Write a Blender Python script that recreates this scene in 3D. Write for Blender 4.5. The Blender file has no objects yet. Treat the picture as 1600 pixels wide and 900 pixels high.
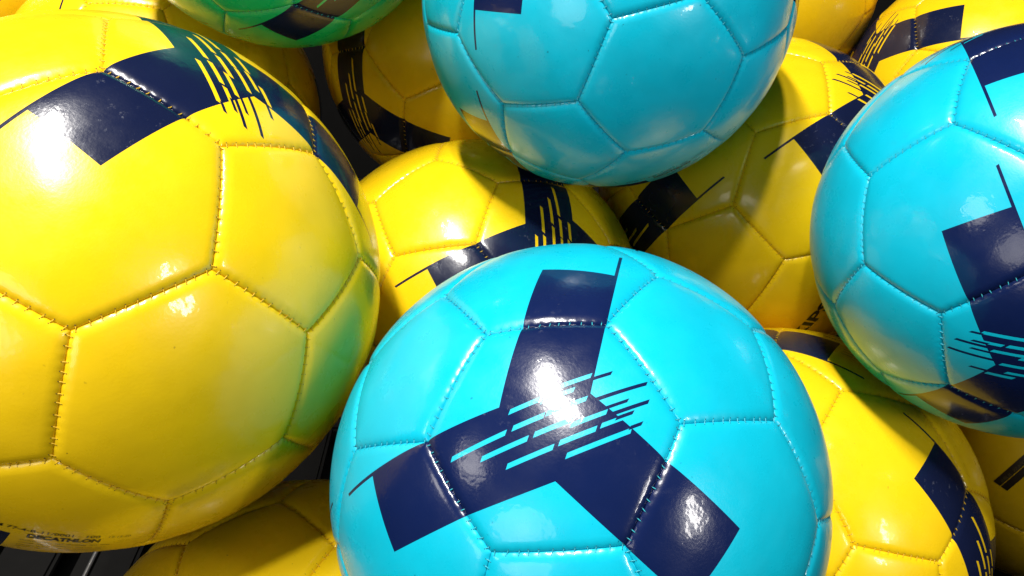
import bpy, bmesh, math, itertools
import numpy as np
from mathutils import Matrix, Vector
from mathutils.geometry import delaunay_2d_cdt

# ------------------------------------------------------------------ camera, world, lamps, exposure
SC = bpy.context.scene
COL = SC.collection
PITCH = math.atan2(.6, .8)                       # the camera looks down at the pile of balls
RW = np.array([[1, 0, 0], [0, .6, -.8], [0, .8, .6]])   # camera axes -> world axes

cam = bpy.data.cameras.new("camera")
cam.sensor_width = 36.0
cam.lens = 1190.0 / 1600.0 * 36.0
cam.clip_start = .01
cam.clip_end = 100
cam_o = bpy.data.objects.new("camera", cam)
COL.objects.link(cam_o)
cam_o.matrix_world = Matrix([list(r) + [0] for r in RW.tolist()] + [[0, 0, 0, 1]])
SC.camera = cam_o

world = bpy.data.worlds.new("World")
SC.world = world
world.use_nodes = True
bg = world.node_tree.nodes["Background"]
bg.inputs[0].default_value = (1.0, .97, .93, 1)
bg.inputs[1].default_value = .015


def lamp(name, pos_cam, aim_cam, sx, sy, watts, color=(1, .96, .9), long_axis=None):
    l = bpy.data.lights.new(name, 'AREA')
    l.shape = 'ELLIPSE'
    l.size, l.size_y = sx, sy
    l.energy = watts
    l.color = color
    o = bpy.data.objects.new(name, l)
    COL.objects.link(o)
    p = RW @ np.array(pos_cam)
    z = p - RW @ np.array(aim_cam)
    z /= np.linalg.norm(z)
    y = RW @ np.array(long_axis if long_axis else (0, 1, 0))
    y = y - z * (y @ z)
    y /= np.linalg.norm(y)
    x = np.cross(y, z)
    m = np.eye(4)
    m[:3, 0], m[:3, 1], m[:3, 2], m[:3, 3] = x, y, z, p
    o.matrix_world = Matrix(m.tolist())
    return o


lamp("shop_spot_lamp", (-.14, .83, .71), (.03, 0, -.40), .055, .10, 12, long_axis=(.04, -.6, .8))
lamp("shop_spot_lamp_far", (-.27, 1.01, .49), (.03, 0, -.40), .062, .56, 30, long_axis=(.16, -.55, .8))
lamp("shop_lamp_behind", (.95, -.10, .75), (.05, -.05, -.38), .11, .36, 5.5, long_axis=(0, 1, .3))
lamp("side_fill_light", (-1.1, .30, .60), (.1, 0, -.40), .35, .35, 2.6, long_axis=(0, 1, .3))  # added soft fill to lift the shaded yellow ball, not a shop fitting
lamp("shop_lamp_front", (-.45, -.24, .65), (.05, 0, -.40), .45, .45, 2.2, long_axis=(0, 1, .3))

SC.view_settings.view_transform = 'Standard'
SC.view_settings.look = 'None'
SC.view_settings.exposure = -0.08
SC.view_settings.gamma = 1.0
SC.view_settings.use_curve_mapping = False
SC.render.engine = 'CYCLES'
SC.cycles.max_bounces = 10
SC.cycles.diffuse_bounces = 6
SC.cycles.glossy_bounces = 5

# ------------------------------------------------------------------ materials


def nodes_of(name):
    m = bpy.data.materials.new(name)
    m.use_nodes = True
    nt = m.node_tree
    return m, nt, nt.nodes["Principled BSDF"]


def leather(name, base, dirt, rough=.17, scuff=.0, grime=.5):
    """glossy synthetic leather: faint mottling, specks of dirt, fine grain, soft wrinkles"""
    m, nt, bs = nodes_of(name)
    N, L = nt.nodes.new, nt.links.new
    tc = N('ShaderNodeTexCoord')
    oi = N('ShaderNodeObjectInfo')
    off = N('ShaderNodeVectorMath'); off.operation = 'MULTIPLY_ADD'
    comb = N('ShaderNodeCombineXYZ')
    for i in range(3):
        L(oi.outputs['Random'], comb.inputs[i])
    L(comb.outputs[0], off.inputs[0])
    off.inputs[1].default_value = (7.3, 3.1, 5.7)
    L(tc.outputs['Object'], off.inputs[2])
    P = off.outputs[0]

    def noise(scale, detail=3, rough_=.5):
        n = N('ShaderNodeTexNoise')
        n.inputs['Scale'].default_value = scale
        n.inputs['Detail'].default_value = detail
        n.inputs['Roughness'].default_value = rough_
        L(P, n.inputs['Vector'])
        return n.outputs['Fac']

    def ramp(src, a, b, va=0., vb=1.):
        r = N('ShaderNodeMapRange')
        r.inputs['From Min'].default_value = a
        r.inputs['From Max'].default_value = b
        r.inputs['To Min'].default_value = va
        r.inputs['To Max'].default_value = vb
        L(src, r.inputs['Value'])
        return r.outputs[0]

    def mix(fac, a, b):
        x = N('ShaderNodeMix'); x.data_type = 'RGBA'
        if hasattr(fac, 'default_value'):
            L(fac, x.inputs[0])
        else:
            x.inputs[0].default_value = fac
        for s, v in ((6, a), (7, b)):
            if isinstance(v, tuple):
                x.inputs[s].default_value = (*v, 1)
            else:
                L(v, x.inputs[s])
        return x.outputs[2]
    mott = ramp(noise(22, 4, .6), .3, .7)
    c = mix(mott, base, tuple(x * .86 for x in base))
    speck = ramp(noise(420, 2, .5), .73, .80, 0, grime)
    patch = ramp(noise(30, 2), .46, .62)
    mu = N('ShaderNodeMath'); mu.operation = 'MULTIPLY'
    L(speck, mu.inputs[0]); L(patch, mu.inputs[1])
    c = mix(mu.outputs[0], c, dirt)
    if scuff:
        sc = ramp(noise(260, 5, .8), .60, .78, 0, scuff)
        sp = ramp(noise(26, 3, .6), .52, .66)
        m2 = N('ShaderNodeMath'); m2.operation = 'MULTIPLY'
        L(sc, m2.inputs[0]); L(sp, m2.inputs[1])
        c = mix(m2.outputs[0], c, (.35, .37, .42))
    L(c, bs.inputs['Base Color'])
    L(ramp(noise(60, 5, .65), .3, .75, rough * .75, rough * 1.5), bs.inputs['Roughness'])
    bs.inputs['Specular IOR Level'].default_value = .36
    bs.inputs['Coat Weight'].default_value = .34
    bs.inputs['Coat Roughness'].default_value = .07
    # relief: leather grain + slow wrinkles
    b1 = N('ShaderNodeBump'); b1.inputs['Strength'].default_value = .42
    b1.inputs['Distance'].default_value = .0011
    L(noise(42, 2, .4), b1.inputs['Height'])
    b2 = N('ShaderNodeBump'); b2.inputs['Strength'].default_value = .25
    b2.inputs['Distance'].default_value = .00012
    L(noise(900, 2, .5), b2.inputs['Height'])
    L(b1.outputs[0], b2.inputs['Normal'])
    L(b2.outputs[0], bs.inputs['Normal'])
    cb = N('ShaderNodeBump'); cb.inputs['Strength'].default_value = .75
    cb.inputs['Distance'].default_value = .0009
    L(noise(58, 4, .5), cb.inputs['Height'])
    L(cb.outputs[0], bs.inputs['Coat Normal'])
    return m


def plain(name, base, rough=.5, metallic=0., bump=None):
    m, nt, bs = nodes_of(name)
    N, L = nt.nodes.new, nt.links.new
    tc = N('ShaderNodeTexCoord')
    n = N('ShaderNodeTexNoise')
    n.inputs['Scale'].default_value = bump or 80
    n.inputs['Detail'].default_value = 5
    L(tc.outputs['Object'], n.inputs['Vector'])
    r = N('ShaderNodeMix'); r.data_type = 'RGBA'
    L(n.outputs['Fac'], r.inputs[0])
    r.inputs[6].default_value = (*[x * .75 for x in base], 1)
    r.inputs[7].default_value = (*[min(1, x * 1.2) for x in base], 1)
    L(r.outputs[2], bs.inputs['Base Color'])
    bs.inputs['Roughness'].default_value = rough
    bs.inputs['Metallic'].default_value = metallic
    bs.inputs['Specular IOR Level'].default_value = .5 if rough < .85 else .15
    b = N('ShaderNodeBump'); b.inputs['Strength'].default_value = .3
    b.inputs['Distance'].default_value = .0004
    L(n.outputs['Fac'], b.inputs['Height'])
    L(b.outputs[0], bs.inputs['Normal'])
    return m


YEL = (.83, .55, .006)
CYA = (.003, .44, .61)
MAT = {
    'yellow': leather("yellow_leather", YEL, (.16, .09, .01), .27, grime=.75),
    'cyan': leather("cyan_leather", CYA, (.0, .05, .09), .29, grime=.9),
    'green': leather("cyan_leather_bounce_tint", (.004, .46, .20), (.0, .05, .05), .29, grime=.6),  # cyan ball: yellow bounce light from its neighbours put into the base colour
    'navy_y': leather("navy_print_on_yellow", (.005, .009, .036), (.03, .03, .05), .20, scuff=.65),
    'navy_c': leather("navy_print_on_cyan", (.004, .011, .060), (.02, .03, .06), .20, scuff=.22),
    'thread_yellow': plain("yellow_thread", (.64, .40, .012), .6),
    'thread_cyan': plain("cyan_thread", (.03, .36, .45), .45),
    'hole_yellow': plain("needle_hole_brown", (.05, .022, .004), .8),
    'hole_cyan': plain("needle_hole_blue", (.002, .05, .08), .8),
    'ink': plain("black_ink", (.012, .010, .012), .35),
    'ghost_ink': plain("worn_grey_ink", (.30, .24, .10), .4),
    'label_text': plain("faint_label_lettering", (.10, .075, .03), .5),
    'slat': plain("dark_grey_plastic", (.006, .0058, .0056), .9),
    'floor': plain("black_shelf_sheet", (.010, .010, .011), .6),
    'wire': plain("bare_steel_wire", (.45, .45, .46), .3, .9),
}

# ------------------------------------------------------------------ the 32-panel ball in unit size
PHI = (1 + 5 ** .5) / 2
V = []
for base in [(0, 1, 3 * PHI), (1, 2 + PHI, 2 * PHI), (PHI, 2, 2 * PHI + 1)]:
    for s in itertools.product([1, -1], repeat=3):
        v = [base[i] * s[i] for i in range(3)]
        for k in range(3):
            w = tuple(np.round([v[(i + k) % 3] for i in range(3)], 9) + 0.0)
            if w not in V:
                V.append(w)
V = np.array(V)
V /= np.linalg.norm(V[0])
ELEN = np.sort(np.linalg.norm(V - V[0], axis=1))[1]
EDGES = [(i, j) for i in range(60) for j in range(i + 1, 60) if abs(np.linalg.norm(V[i] - V[j]) - ELEN) < 1e-6]


def list_panels():
    ico = [np.roll(np.array([0, a, b * PHI]), k) for k in range(3) for a in (1, -1) for b in (1, -1)]
    dod = [np.array(s, float) for s in itertools.product((1, -1), repeat=3)] + \
          [np.roll(np.array([0, a / PHI, b * PHI]), k) for k in range(3) for a in (1, -1) for b in (1, -1)]
    out = []
    for L, n in ((ico, 5), (dod, 6)):
        for c in L:
            c = c / np.linalg.norm(c)
            i = np.argsort(-(V @ c))[:n]
            if np.ptp(V[i] @ c) > 1e-6:
                c = c[::-1]
                i = np.argsort(-(V @ c))[:n]
            out.append((n, c, i))
    return out


PN = list_panels()
HEX = [q for q in range(32) if PN[q][0] == 6]


def nbr(p):
    return [q for q in HEX if q != p and len(set(PN[q][2]) & set(PN[p][2])) == 2]


def frame_to(p, x):
    c = PN[p][1]
    x = x - c * (x @ c)
    x = x / np.linalg.norm(x)
    return np.array([x, np.cross(c, x), c])


def frame(p):
    return frame_to(p, PN[nbr(p)[0]][1] if PN[p][0] == 6 else V[PN[p][2][0]])


YS = [22, 26, 19, 30]                     # the four hexagons that carry the middle of a Y print


def basis(a, b):
    b = b - a * (a @ b)
    b /= np.linalg.norm(b)
    return np.array([a, b, np.cross(a, b)]).T


B0 = basis(PN[22][1], PN[nbr(22)[0]][1])


def image(g, q):
    return max(HEX, key=lambda h: PN[h][1] @ (g @ PN[q][1]))


PANEL_FRAME, PANEL_KIND = {}, {}
for y in YS:
    for q in (nbr(y)[1:] if y == 26 else nbr(y)):
        g = basis(PN[y][1], PN[q][1]) @ B0.T
        if set(image(g, t) for t in YS) == set(YS):
            PANEL_FRAME[y] = frame(22) @ g.T
            PANEL_KIND[y] = 'y'
            break
    for q in nbr(y):
        PANEL_FRAME[q] = frame_to(q, PN[y][1])
        PANEL_KIND[q] = 'arm'
for p in range(32):
    if p not in PANEL_FRAME:
        PANEL_FRAME[p] = frame(p)
        PANEL_KIND[p] = 'hex' if PN[p][0] == 6 else 'pent'

R = .11                                   # radius in metres of the larger balls
NST = 12                                  # stitches along one seam


def polygon_of(n):
    """corner points of the panel in its tangent plane (unit sphere)"""
    p = 22 if n == 6 else 0
    F = PANEL_FRAME[p]
    q = np.array([(F @ V[i])[:2] / (F @ V[i])[2] for i in PN[p][2]])
    return q[np.argsort(np.arctan2(q[:, 1], q[:, 0]))]


POLY = {6: polygon_of(6), 5: polygon_of(5)}


def relief(n, pts):
    """radius (in metres) of the stuffed panel surface above points of its tangent plane"""
    pts = np.asarray(pts, float)
    d3 = np.column_stack([pts, np.ones(len(pts))])
    d3 /= np.linalg.norm(d3, axis=1)[:, None]
    poly = POLY[n]
    tot = np.zeros(len(pts)); roll = np.zeros(len(pts)); scal = np.zeros(len(pts))
    for k in range(n):
        a, b = np.append(poly[k], 1), np.append(poly[(k + 1) % n], 1)
        nn = np.cross(a, b); nn /= np.linalg.norm(nn)
        d = np.clip(np.arcsin(np.clip(d3 @ nn, -1, 1)), 0, 1) * R * 1000     # mm to the seam
        e = (poly[(k + 1) % n] - poly[k]); le = np.linalg.norm(e)
        s = ((pts - poly[k]) @ e) / le ** 2
        t = np.clip(d / 4.0, 0, 1)
        roll += (1 - np.sqrt(np.clip(1 - (1 - t) ** 2, 0, 1))) ** 4
        tot += np.exp(-4 * d / 6.0)
        scal += np.exp(-d / 1.1) * (.5 + .5 * np.cos(2 * np.pi * (s * NST - .5))) * (np.abs(s - .5) < .5)
    return R - .001 * (1.3 * roll ** .25 + .85 * np.minimum(tot, 1.6) ** .25 + .20 * scal)


def lift(n, pts, off=0.):
    pts = np.asarray(pts, float)
    d3 = np.column_stack([pts, np.ones(len(pts))])
    d3 /= np.linalg.norm(d3, axis=1)[:, None]
    return d3 * (relief(n, pts) + off)[:, None]


def normals(n, pts):
    p = np.asarray(pts, float) * .9985
    e = 5e-4
    nx = lift(n, p + [e, 0]) - lift(n, p - [e, 0])
    ny = lift(n, p + [0, e]) - lift(n, p - [0, e])
    q = np.cross(nx, ny)
    return q / np.linalg.norm(q, axis=1)[:, None]


def inside(poly, pts):
    x, y = pts[:, 0], pts[:, 1]
    r = np.zeros(len(pts), bool)
    for i in range(len(poly)):
        x1, y1 = poly[i]; x2, y2 = poly[i - 1]
        c = (y1 > y) != (y2 > y)
        with np.errstate(divide='ignore', invalid='ignore'):
            r ^= c & (x < (x2 - x1) * (y - y1) / (y2 - y1) + x1)
    return r


# ---- the navy print, in the plane of the middle hexagon and of an arm's end hexagon
def rot2(p, a):
    c, s = math.cos(a), math.sin(a)
    return [(x * c - y * s, x * s + y * c) for x, y in p]


ARM_SIDE = [(.071, .150), (.40, .0745), (.40, -.226), (.094, -.137)]
Y_OUT = []
for k in range(3):
    Y_OUT += rot2([(.40, -.226), (.40, .0745), (.0715, .150)], k * 2 * math.pi / 3)
ARM_END = [(.41, -.085), (.062, -.010), (.1025, .2510), (-.080, .2785), (-.083, .2915), (.41, .2187)]
TH = math.radians(48.4)


def slash(a, b, w, slant=.013):
    """slanted sliver from a to b (tip to tip) of width w"""
    u = np.array([math.cos(TH), math.sin(TH)]); v = np.array([-u[1], u[0]])
    a, b = np.array(a), np.array(b)
    mid = ((a + b) / 2) @ v
    u0, u1 = a @ u, b @ u
    return [tuple(u * x + v * y) for x, y in ((u0, mid - w / 2), (u1 - slant, mid - w / 2), (u1, mid + w / 2), (u0 + slant, mid + w / 2))]


LIGHT = [slash((.085, -.060), (.239, .109), .0150),
         slash((-.061, -.170), (.048, -.043), .0150), slash((.050, -.036), (.140, .063), .0150), slash((.139, .068), (.206, .141), .0135),
         slash((-.148, -.186), (-.032, -.055), .0150), slash((-.028, -.048), (.066, .060), .0150), slash((.058, .027), (.146, .126), .0135),
         slash((-.250, -.232), (-.101, -.070), .0150), slash((-.097, -.060), (-.020, .030), .0150), slash((-.022, .024), (.071, .137), .0135),
         slash((-.132, -.018), (-.056, .066), .0145), slash((-.060, .056), (.030, .140), .0130),
         slash((-.024, .126), (.052, .212), .0140)]
DARK = [slash((.222, .104), (.260, .150), .0105), slash((.170, .112), (.222, .166), .0105),
        slash((.150, .116), (.254, .226), .0120), slash((.120, .115), (.190, .194), .0100),
        slash((.062, .102), (.223, .285), .0120), slash((.036, .172), (.104, .255), .0110)]


def printed(kind, c):
    if kind == 'y':
        m = inside(Y_OUT, c)
        for s in LIGHT:
            m &= ~inside(s, c)
        for s in DARK:
            m |= inside(s, c)
        return m
    if kind == 'arm':
        return inside(ARM_END, c)
    return np.zeros(len(c), bool)


def panel_mesh(kind):
    n = 5 if kind == 'pent' else 6
    poly = POLY[n]
    ap = np.linalg.norm((poly[0] + poly[1]) / 2)
    pts, edges = [], []

    def ring(mm, m, closed=False):
        q = poly * (1 - mm * .001 / R / ap * 1.08)
        i0 = len(pts)
        for k in range(n):
            for j in range(m):
                t = j / m
                pts.append(tuple(q[k] * (1 - t) + q[(k + 1) % n] * t))
        if closed:
            N = n * m
            edges.extend([(i0 + i, i0 + (i + 1) % N) for i in range(N)])
    for mm, m, cl in ((0, 72, True), (.3, 72, False), (.7, 72, False), (1.2, 60, False), (1.9, 40, False), (2.8, 28, False), (4.2, 20, False), (6.4, 16, False)):
        ring(mm, m, cl)
    g = .0026 / R
    lim = poly * (1 - .0085 / R / ap)
    xs = np.arange(-.5, .5, g)
    grid = np.array([(x + (g / 2 if r % 2 else 0), y) for r, y in enumerate(np.arange(-.5, .5, g * .866)) for x in xs])
    grid = grid[inside(lim, grid)]
    pts.extend(map(tuple, grid))
    shapes = {'y': [Y_OUT] + LIGHT + DARK, 'arm': [ARM_END]}.get(kind, [])
    for sh in shapes:
        i0 = len(pts)
        cnt = 0
        for k in range(len(sh)):
            a, b = np.array(sh[k]), np.array(sh[(k + 1) % len(sh)])
            m = max(1, int(np.linalg.norm(b - a) / .012))
            for j in range(m):
                pts.append(tuple(a + (b - a) * j / m)); cnt += 1
        edges.extend([(i0 + i, i0 + (i + 1) % cnt) for i in range(cnt)])
    vo, _, fo, _, _, _ = delaunay_2d_cdt([Vector(p) for p in pts], edges, [], 0, 1e-5, False)
    P = np.array([tuple(v) for v in vo])
    T = np.array([f for f in fo if len(f) == 3])
    C = P[T].mean(axis=1)
    T = T[inside(poly, C)]
    C = P[T].mean(axis=1)
    ar = (P[T[:, 1], 0] - P[T[:, 0], 0]) * (P[T[:, 2], 1] - P[T[:, 0], 1]) - (P[T[:, 1], 1] - P[T[:, 0], 1]) * (P[T[:, 2], 0] - P[T[:, 0], 0])
    T[ar < 0] = T[ar < 0][:, ::-1]
    keep = np.unique(T)
    remap = -np.ones(len(P), int); remap[keep] = np.arange(len(keep))
    P = P[keep]; T = remap[T]
    me = bpy.data.meshes.new(kind + "_panel_mesh")
    me.from_pydata(lift(n, P).tolist(), [], T.tolist())
    me.materials.append(MAT['yellow']); me.materials.append(MAT['navy_y'])
    me.polygons.foreach_set('material_index', printed(kind, C).astype(np.int32))
    me.polygons.foreach_set('use_smooth', np.ones(len(T), bool))
    me.update()
    me.normals_split_custom_set_from_vertices(normals(n, P).tolist())
    return me


PMESH = {k: panel_mesh(k) for k in ('hex', 'pent', 'arm', 'y')}


def stitch_meshes():
    vs, fs, hv, hf = [], [], [], []
    rng = np.random.default_rng(4)
    for i, j in EDGES:
        a, b = V[i], V[j]
        t = np.cross(a, b); t /= np.linalg.norm(t)
        for k in range(NST):
            s = (k + .5) / NST + rng.normal(0, .011)
            c = a * (1 - s) + b * s
            c /= np.linalg.norm(c)
            al = np.cross(t, c)
            al /= np.linalg.norm(al)
            sk = rng.normal(.25, .12)
            w = 1.0 + rng.normal(0, .08)
            i0 = len(vs)
            prof = ((-.80, -1.62, .10), (-.50, -1.40, .17), (0, -1.62, .20), (.50, -1.40, .17), (.80, -1.62, .10))
            for off, h, rad in prof:
                o = c * (R + h * .001) + (t * off * w + al * off * sk) * .001
                for q in range(5):
                    an = 2 * math.pi * q / 5
                    vs.append(o + (al * math.cos(an) + c * math.sin(an)) * rad * .001)
            for r in range(4):
                for q in range(5):
                    A, Bq = i0 + r * 5 + q, i0 + r * 5 + (q + 1) % 5
                    fs.append((A, Bq, Bq + 5, A + 5))
            for sg in (-1, 1):
                # needle hole beside the seam: a small dark dimple on the rolled edge
                o = c * (R - .00130) + (t * sg * .98 + al * sg * .98 * sk) * .001
                nrm = c + t * sg * .35 * -1 * -1
                nrm /= np.linalg.norm(nrm)
                e1 = al; e2 = np.cross(nrm, e1)
                h0 = len(hv)
                hv.append(o + nrm * .00022)
                for q in range(6):
                    an = math.pi * q / 3
                    hv.append(o + (e1 * math.cos(an) * .22 + e2 * math.sin(an) * .22) * .001 + nrm * .00004)
                hf += [(h0, h0 + 1 + q, h0 + 1 + (q + 1) % 6) for q in range(6)]
    out = []
    for nm, v_, f_ in (("stitching_mesh", vs, fs), ("needle_holes_mesh", hv, hf)):
        me = bpy.data.meshes.new(nm)
        me.from_pydata(np.array(v_).tolist(), [], f_)
        me.polygons.foreach_set('use_smooth', np.ones(len(f_), bool))
        me.materials.append(MAT['thread_yellow'])
        me.update()
        out.append(me)
    return out


STITCH, HOLES = stitch_meshes()


# ------------------------------------------------------------------ helpers
def link(name, data, parent=None):
    o = bpy.data.objects.new(name, data)
    COL.objects.link(o)
    if parent:
        o.parent = parent
    return o


def set_mats(o, mats):
    for s, m in zip(o.material_slots, mats):
        s.link = 'OBJECT'
        s.material = m


def text_tris(text, bold=0.):
    """flat triangles of a line of lettering, cap height about .7, starting at x = 0"""
    cu = bpy.data.curves.new("lettering_curve", 'FONT')
    cu.body = text
    cu.offset = bold
    cu.resolution_u = 3
    ob = bpy.data.objects.new("lettering_source", cu)
    COL.objects.link(ob)
    dg = bpy.context.evaluated_depsgraph_get()
    me = bpy.data.meshes.new_from_object(ob.evaluated_get(dg))
    bpy.data.objects.remove(ob)
    bpy.data.curves.remove(cu)
    return me


def lettering(panel, n, lines, mat, name="lettering"):
    """flat print on a panel: lines = (text, start, end, cap height, bold) in the panel's plane"""
    bm = bmesh.new()
    for text, st, en, cap, bold in lines:
        me = text_tris(text, bold)
        x = np.array([v.co[:2] for v in me.vertices])
        x0, x1 = x[:, 0].min(), x[:, 0].max()
        st_, en_ = np.array(st), np.array(en)
        u = en_ - st_; L = np.linalg.norm(u); u /= L
        vdir = np.array([-u[1], u[0]])
        b2 = bmesh.new()
        b2.from_mesh(me)
        for v in b2.verts:
            p = st_ + u * ((v.co.x - x0) / (x1 - x0) * L) + vdir * (v.co.y / .7 * cap)
            v.co = (p[0], p[1], 0)
        bmesh.ops.triangulate(b2, faces=b2.faces[:])
        for _ in range(2):
            lg = [e for e in b2.edges if e.calc_length() > .03]
            if lg:
                bmesh.ops.subdivide_edges(b2, edges=lg, cuts=1)
                bmesh.ops.triangulate(b2, faces=b2.faces[:])
        t = bpy.data.meshes.new("t")
        b2.to_mesh(t)
        bm.from_mesh(t)
        b2.free()
        bpy.data.meshes.remove(t)
        bpy.data.meshes.remove(me)
    P = np.array([v.co[:2] for v in bm.verts])
    Q = lift(n, P, .00012)
    for v, q in zip(bm.verts, Q):
        v.co = q
    me = bpy.data.meshes.new(name + "_mesh")
    bmesh.ops.recalc_face_normals(bm, faces=bm.faces[:])
    if sum(f.normal.z for f in bm.faces) < 0:
        bmesh.ops.reverse_faces(bm, faces=bm.faces[:])
    bm.to_mesh(me)
    bm.free()
    me.materials.append(mat)
    return link(name, me, panel)


def patch(panel, n, corners, mat, name, off=.00008):
    """a flat printed quadrilateral on a panel"""
    c = np.array(corners)
    P, F = [], []
    m = 8
    for i in range(m + 1):
        for j in range(m + 1):
            s, t = i / m, j / m
            P.append((c[0] * (1 - s) + c[1] * s) * (1 - t) + (c[3] * (1 - s) + c[2] * s) * t)
    for i in range(m):
        for j in range(m):
            k = i * (m + 1) + j
            F.append((k, k + 1, k + m + 2, k + m + 1))
    me = bpy.data.meshes.new(name + "_mesh")
    me.from_pydata(lift(n, P, off).tolist(), [], F)
    me.polygons.foreach_set('use_smooth', np.ones(len(F), bool))
    me.update()
    if me.polygons[0].normal.z < 0:
        me.flip_normals()
    me.materials.append(mat)
    return link(name, me, panel)


# ------------------------------------------------------------------ the display crate under the pile
def box(bm, lo, hi, bev=.0):
    r = bmesh.ops.create_cube(bm, size=1)
    for v in r['verts']:
        for i in range(3):
            v.co[i] = lo[i] + (v.co[i] + .5) * (hi[i] - lo[i])
    if bev:
        es = list({e for v in r['verts'] for e in v.link_edges})
        bmesh.ops.bevel(bm, geom=es, offset=bev, segments=2, affect='EDGES')


def box_mesh(name, size, bev, mat):
    bm = bmesh.new()
    box(bm, (-size[0] / 2, -size[1] / 2, -size[2] / 2), (size[0] / 2, size[1] / 2, size[2] / 2), bev)
    me = bpy.data.meshes.new(name)
    bm.to_mesh(me)
    bm.free()
    me.materials.append(mat)
    return me


ZF = -.515
bm = bmesh.new()
box(bm, (-2.5, -1.5, ZF - .10), (2.5, 3.0, ZF - .06))
me = bpy.data.meshes.new("floor_mesh"); bm.to_mesh(me); bm.free(); me.materials.append(MAT['floor'])
fl = link("floor", me)
fl['kind'] = 'structure'

crate = link("display_crate", None)
crate.location = (0, .5, ZF)
crate['label'] = "dark grey slatted display crate underneath and behind the pile of footballs"
crate['category'] = "crate"
sm = box_mesh("slat_mesh", (.046, .40, .008), .0025, MAT['slat'])
for iy, yc in enumerate((-.22, .24)):
    for k in range(-9, 10):
        o = link("slat", sm, crate)
        o.location = (k * .062 + .012 * iy, yc, -.004)
wm = bpy.data.meshes.new("wire_mesh")
bm = bmesh.new()
bmesh.ops.create_cone(bm, cap_ends=True, segments=10, radius1=.0016, radius2=.0016, depth=.96)
bmesh.ops.rotate(bm, verts=bm.verts, cent=(0, 0, 0), matrix=Matrix.Rotation(math.pi / 2, 3, 'X'))
bm.to_mesh(wm); bm.free(); wm.materials.append(MAT['wire'])
for x in (-.318, -.27):
    o = link("wire", wm, crate)
    o.location = (x, -.02, .004)
rail = box_mesh("cross_rail_mesh", (1.24, .05, .02), .003, MAT['slat'])
for y in (-.44, .01, .46):
    o = link("cross_rail", rail, crate)
    o.location = (0, y, -.022)
side = box_mesh("side_panel_mesh", (.012, .94, .30), .003, MAT['slat'])
for x in (-.62, .62):
    o = link("side_panel", side, crate)
    o.location = (x, 0, .13)
back = box_mesh("back_panel_mesh", (1.22, .012, .30), .003, MAT['slat'])
for y in (-.47, .47):
    o = link("back_panel" if y > 0 else "front_panel", back, crate)
    o.location = (0, y, .13)

# ------------------------------------------------------------------ the balls
POSE = {
    'A': ([-0.16769, 0.26288, -0.1939], [0.27745, -0.82619, -0.49033, 0.35127, 0.56227, -0.74864, 0.89422, 0.03548, 0.44622]),
    'B': ([0.02493, 0.19538, -0.24241], [-0.44586, -0.72716, 0.52196, -0.5935, -0.19636, -0.78052, 0.67005, -0.65778, -0.34402]),
    'D': ([0.23999, 0.29906, -0.19251], [-0.08464, 0.93374, -0.3478, -0.9917, -0.04502, 0.12047, 0.09683, 0.35511, 0.9298]),
    'E': ([-0.02469, 0.39337, -0.31223], [0.33647, -0.35063, -0.87398, -0.10298, 0.90883, -0.40425, 0.93605, 0.22602, 0.26969]),
    'F': ([0.17136, 0.47037, -0.27372], [0.75749, 0.64096, 0.12397, -0.31423, 0.19152, 0.92983, 0.57225, -0.74329, 0.34648]),
    'G': ([0.15853, 0.28346, -0.37929], [0.4947, -0.63367, -0.59476, -0.56429, 0.28626, -0.77435, 0.66095, 0.71869, -0.21596]),
    'I': ([0.37986, 0.5803, -0.25115], [-0.98651, 0.02362, 0.162, -0.15199, -0.49986, -0.85267, 0.06084, -0.86578, 0.49671]),
    'L': ([-0.03356, 0.57939, -0.20855], [-0.74221, -0.05649, -0.66778, -0.62368, 0.42288, 0.65742, 0.24525, 0.90442, -0.34909]),
    'N': ([-0.12937, 0.47425, -0.06666], [0.32384, -0.71158, 0.62352, -0.69476, 0.26849, 0.66725, -0.64221, -0.64928, -0.40743]),
    'C': ([0.04842, 0.40399, -0.11908], [-0.62506, -0.64068, -0.44589, -0.43379, -0.18979, 0.8808, -0.64894, 0.74398, -0.15929]),
    'H': ([-0.10588, 0.18255, -0.39907], [-0.21669, -0.87509, 0.43275, 0.96723, -0.13235, 0.2167, -0.13235, 0.46552, 0.87508]),
    'K': ([-0.25304, 0.52634, -0.23558], [0.29943, 0.71928, -0.62687, 0.71617, 0.26468, 0.64579, 0.63042, -0.64232, -0.43588]),
    'J': ([0.205, 0.6964, -0.1848], [0.93029, 0.36293, -0.05327, -0.0088, 0.16725, 0.98588, 0.36671, -0.91669, 0.15878]),
    'M': ([0.399, 0.386, -0.422], [0.16785, -0.5152, 0.84048, -0.94586, 0.15609, 0.28458, -0.27781, -0.84274, -0.4611]),
    'P': ([-0.43, 0.63, -0.16], [0.79017, -0.45055, -0.4155, 0.25509, -0.37466, 0.89138, -0.55728, -0.81033, -0.18112]),
}
SMALL = 'BCDN'                            # the cyan balls are a size smaller
CODE = [("FFFM 77-4-B-11/0001 - 100", (.150, -.068), (-.187, -.018), .020, .012),
        ("12.15.20", (-.214, -.014), (-.282, -.004), .017, .0),
        ("DECATHLON", (.018, .003), (-.190, .028), .032, .05)]
FINE = [("BALLON DE FOOTBALL - TAILLE - SIZE - GROESSE - TALLA - MISURA", (.035, .042), (-.225, .072), .012, .0),
        ("CONFORME - TESTED BY - CONTROLADO - IMPORTE POR - MADE IN", (.040, .072), (-.215, .102), .012, .0),
        ("4, BOULEVARD DE MONS - FRANCE - 59665 - NOTICE A CONSERVER", (.045, .102), (-.205, .132), .012, .0),
        ("AVERTISSEMENT - WARNING - ACHTUNG - ATENCION - ATTENZIONE", (.050, .132), (-.190, .160), .012, .0)]
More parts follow.
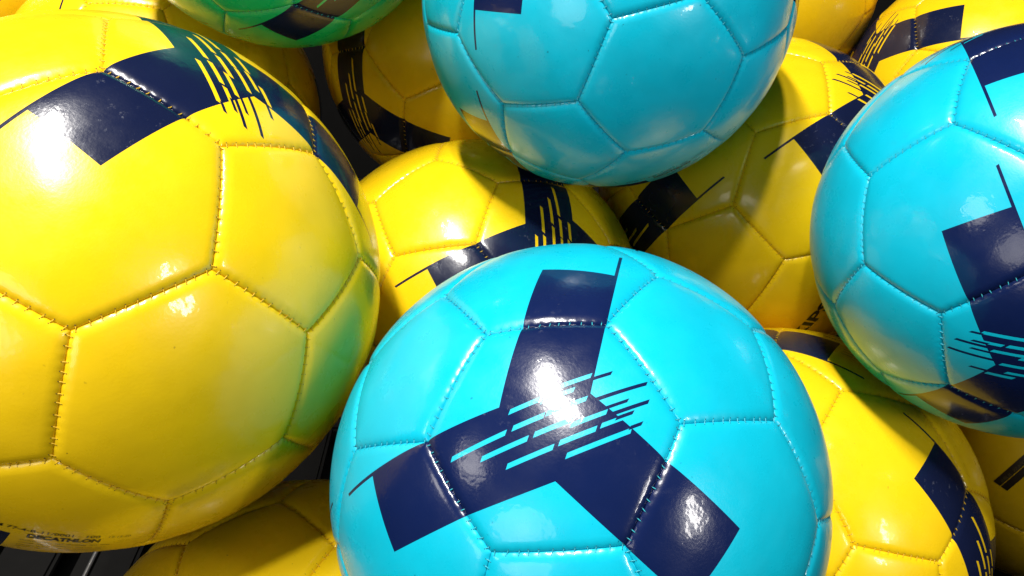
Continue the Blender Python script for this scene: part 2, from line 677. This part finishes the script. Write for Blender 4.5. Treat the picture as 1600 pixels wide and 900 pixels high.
LABEL = {
    'A': "largest yellow football at the left, slashed navy print on top, tiny lettering below",
    'B': "front cyan football with a large navy Y print and a white glare",
    'C': "cyan football at the top centre showing mostly plain hexagons",
    'D': "cyan football cut off by the right edge, navy stripes crossing its seams",
    'E': "yellow football directly behind the front cyan ball, touching the largest yellow ball",
    'F': "yellow football between the top and right cyan balls, bold black letters below",
    'G': "yellow football below the right cyan ball with a diagonal shadow across its navy stripe",
    'H': "shaded yellow football at the bottom between the largest yellow ball and the front cyan ball",
    'I': "yellow football in the top right corner with a square navy stripe end",
    'J': "plain orange-yellow football at the top, right of the top cyan ball",
    'K': "yellow football at the top left behind the largest ball, part lit and part brown shade",
    'L': "dark shaded yellow football with black stripes, between the green-tinted cyan ball and the top cyan ball",
    'M': "shaded yellow football at the right edge with a small black lettered label",
    'N': "cyan football at the top, tinted green for yellow bounce light, dark stripe and thin tail",
    'P': "dim yellow football in the extreme top left corner",
}
GROUP = "footballs piled in the display crate"
TEXT_PANEL = {'A': 18, 'C': 15, 'G': 13}
LOGO_PANEL = {'F': 25}


def make_ball(key):
    pos, rot = POSE[key]
    cyan = key in SMALL
    root = link("football", None)
    m = np.eye(4)
    m[:3, :3] = np.array(rot).reshape(3, 3) * (.86 if cyan else 1.0)
    m[:3, 3] = pos
    root.matrix_world = Matrix(m.tolist())
    root['label'] = LABEL[key]
    root['category'] = "football"
    root['group'] = GROUP
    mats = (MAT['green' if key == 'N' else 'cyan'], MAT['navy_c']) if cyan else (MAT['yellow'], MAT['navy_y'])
    panels = {}
    for p in range(32):
        k = PANEL_KIND[p]
        o = link("pentagon_panel" if k == 'pent' else "hexagon_panel", PMESH[k], root)
        mm = np.eye(4)
        mm[:3, :3] = PANEL_FRAME[p].T
        o.matrix_local = Matrix(mm.tolist())
        set_mats(o, mats)
        if k in ('y', 'arm'):
            o['label'] = "panel with the slashed middle of a navy Y print" if k == 'y' else "panel with the square end of a navy stripe"
        panels[p] = o
    s = link("stitching", STITCH, root); s['kind'] = 'stuff'
    set_mats(s, [MAT['thread_cyan' if cyan else 'thread_yellow']])
    h = link("needle_holes", HOLES, root); h['kind'] = 'stuff'
    set_mats(h, [MAT['hole_cyan' if cyan else 'hole_yellow']])
    if key in TEXT_PANEL:
        lettering(panels[TEXT_PANEL[key]], 6, CODE, MAT['ink'])
        lettering(panels[TEXT_PANEL[key]], 6, FINE, MAT['ink'], "fine_print")
    if key in LOGO_PANEL:
        lettering(panels[LOGO_PANEL[key]], 6, [("KIPSTA", (.035, -.275), (.035, .300), .066, .03)], MAT['ink'])
    if key == 'M':
        pn = panels[25]
        patch(pn, 6, [(.117, -.052), (.123, -.011), (-.125, .060), (-.131, .019)], MAT['ink'], "printed_band")
        patch(pn, 6, [(.1236, -.007), (.129, .031), (-.119, .102), (-.1244, .064)], MAT['ink'], "printed_band")
        lettering(pn, 6, [("SPASS  JURIL", (-.09, .046), (.105, -.010), -.018, .0)], MAT['label_text'])
    return root


for key in POSE:
    make_ball(key)
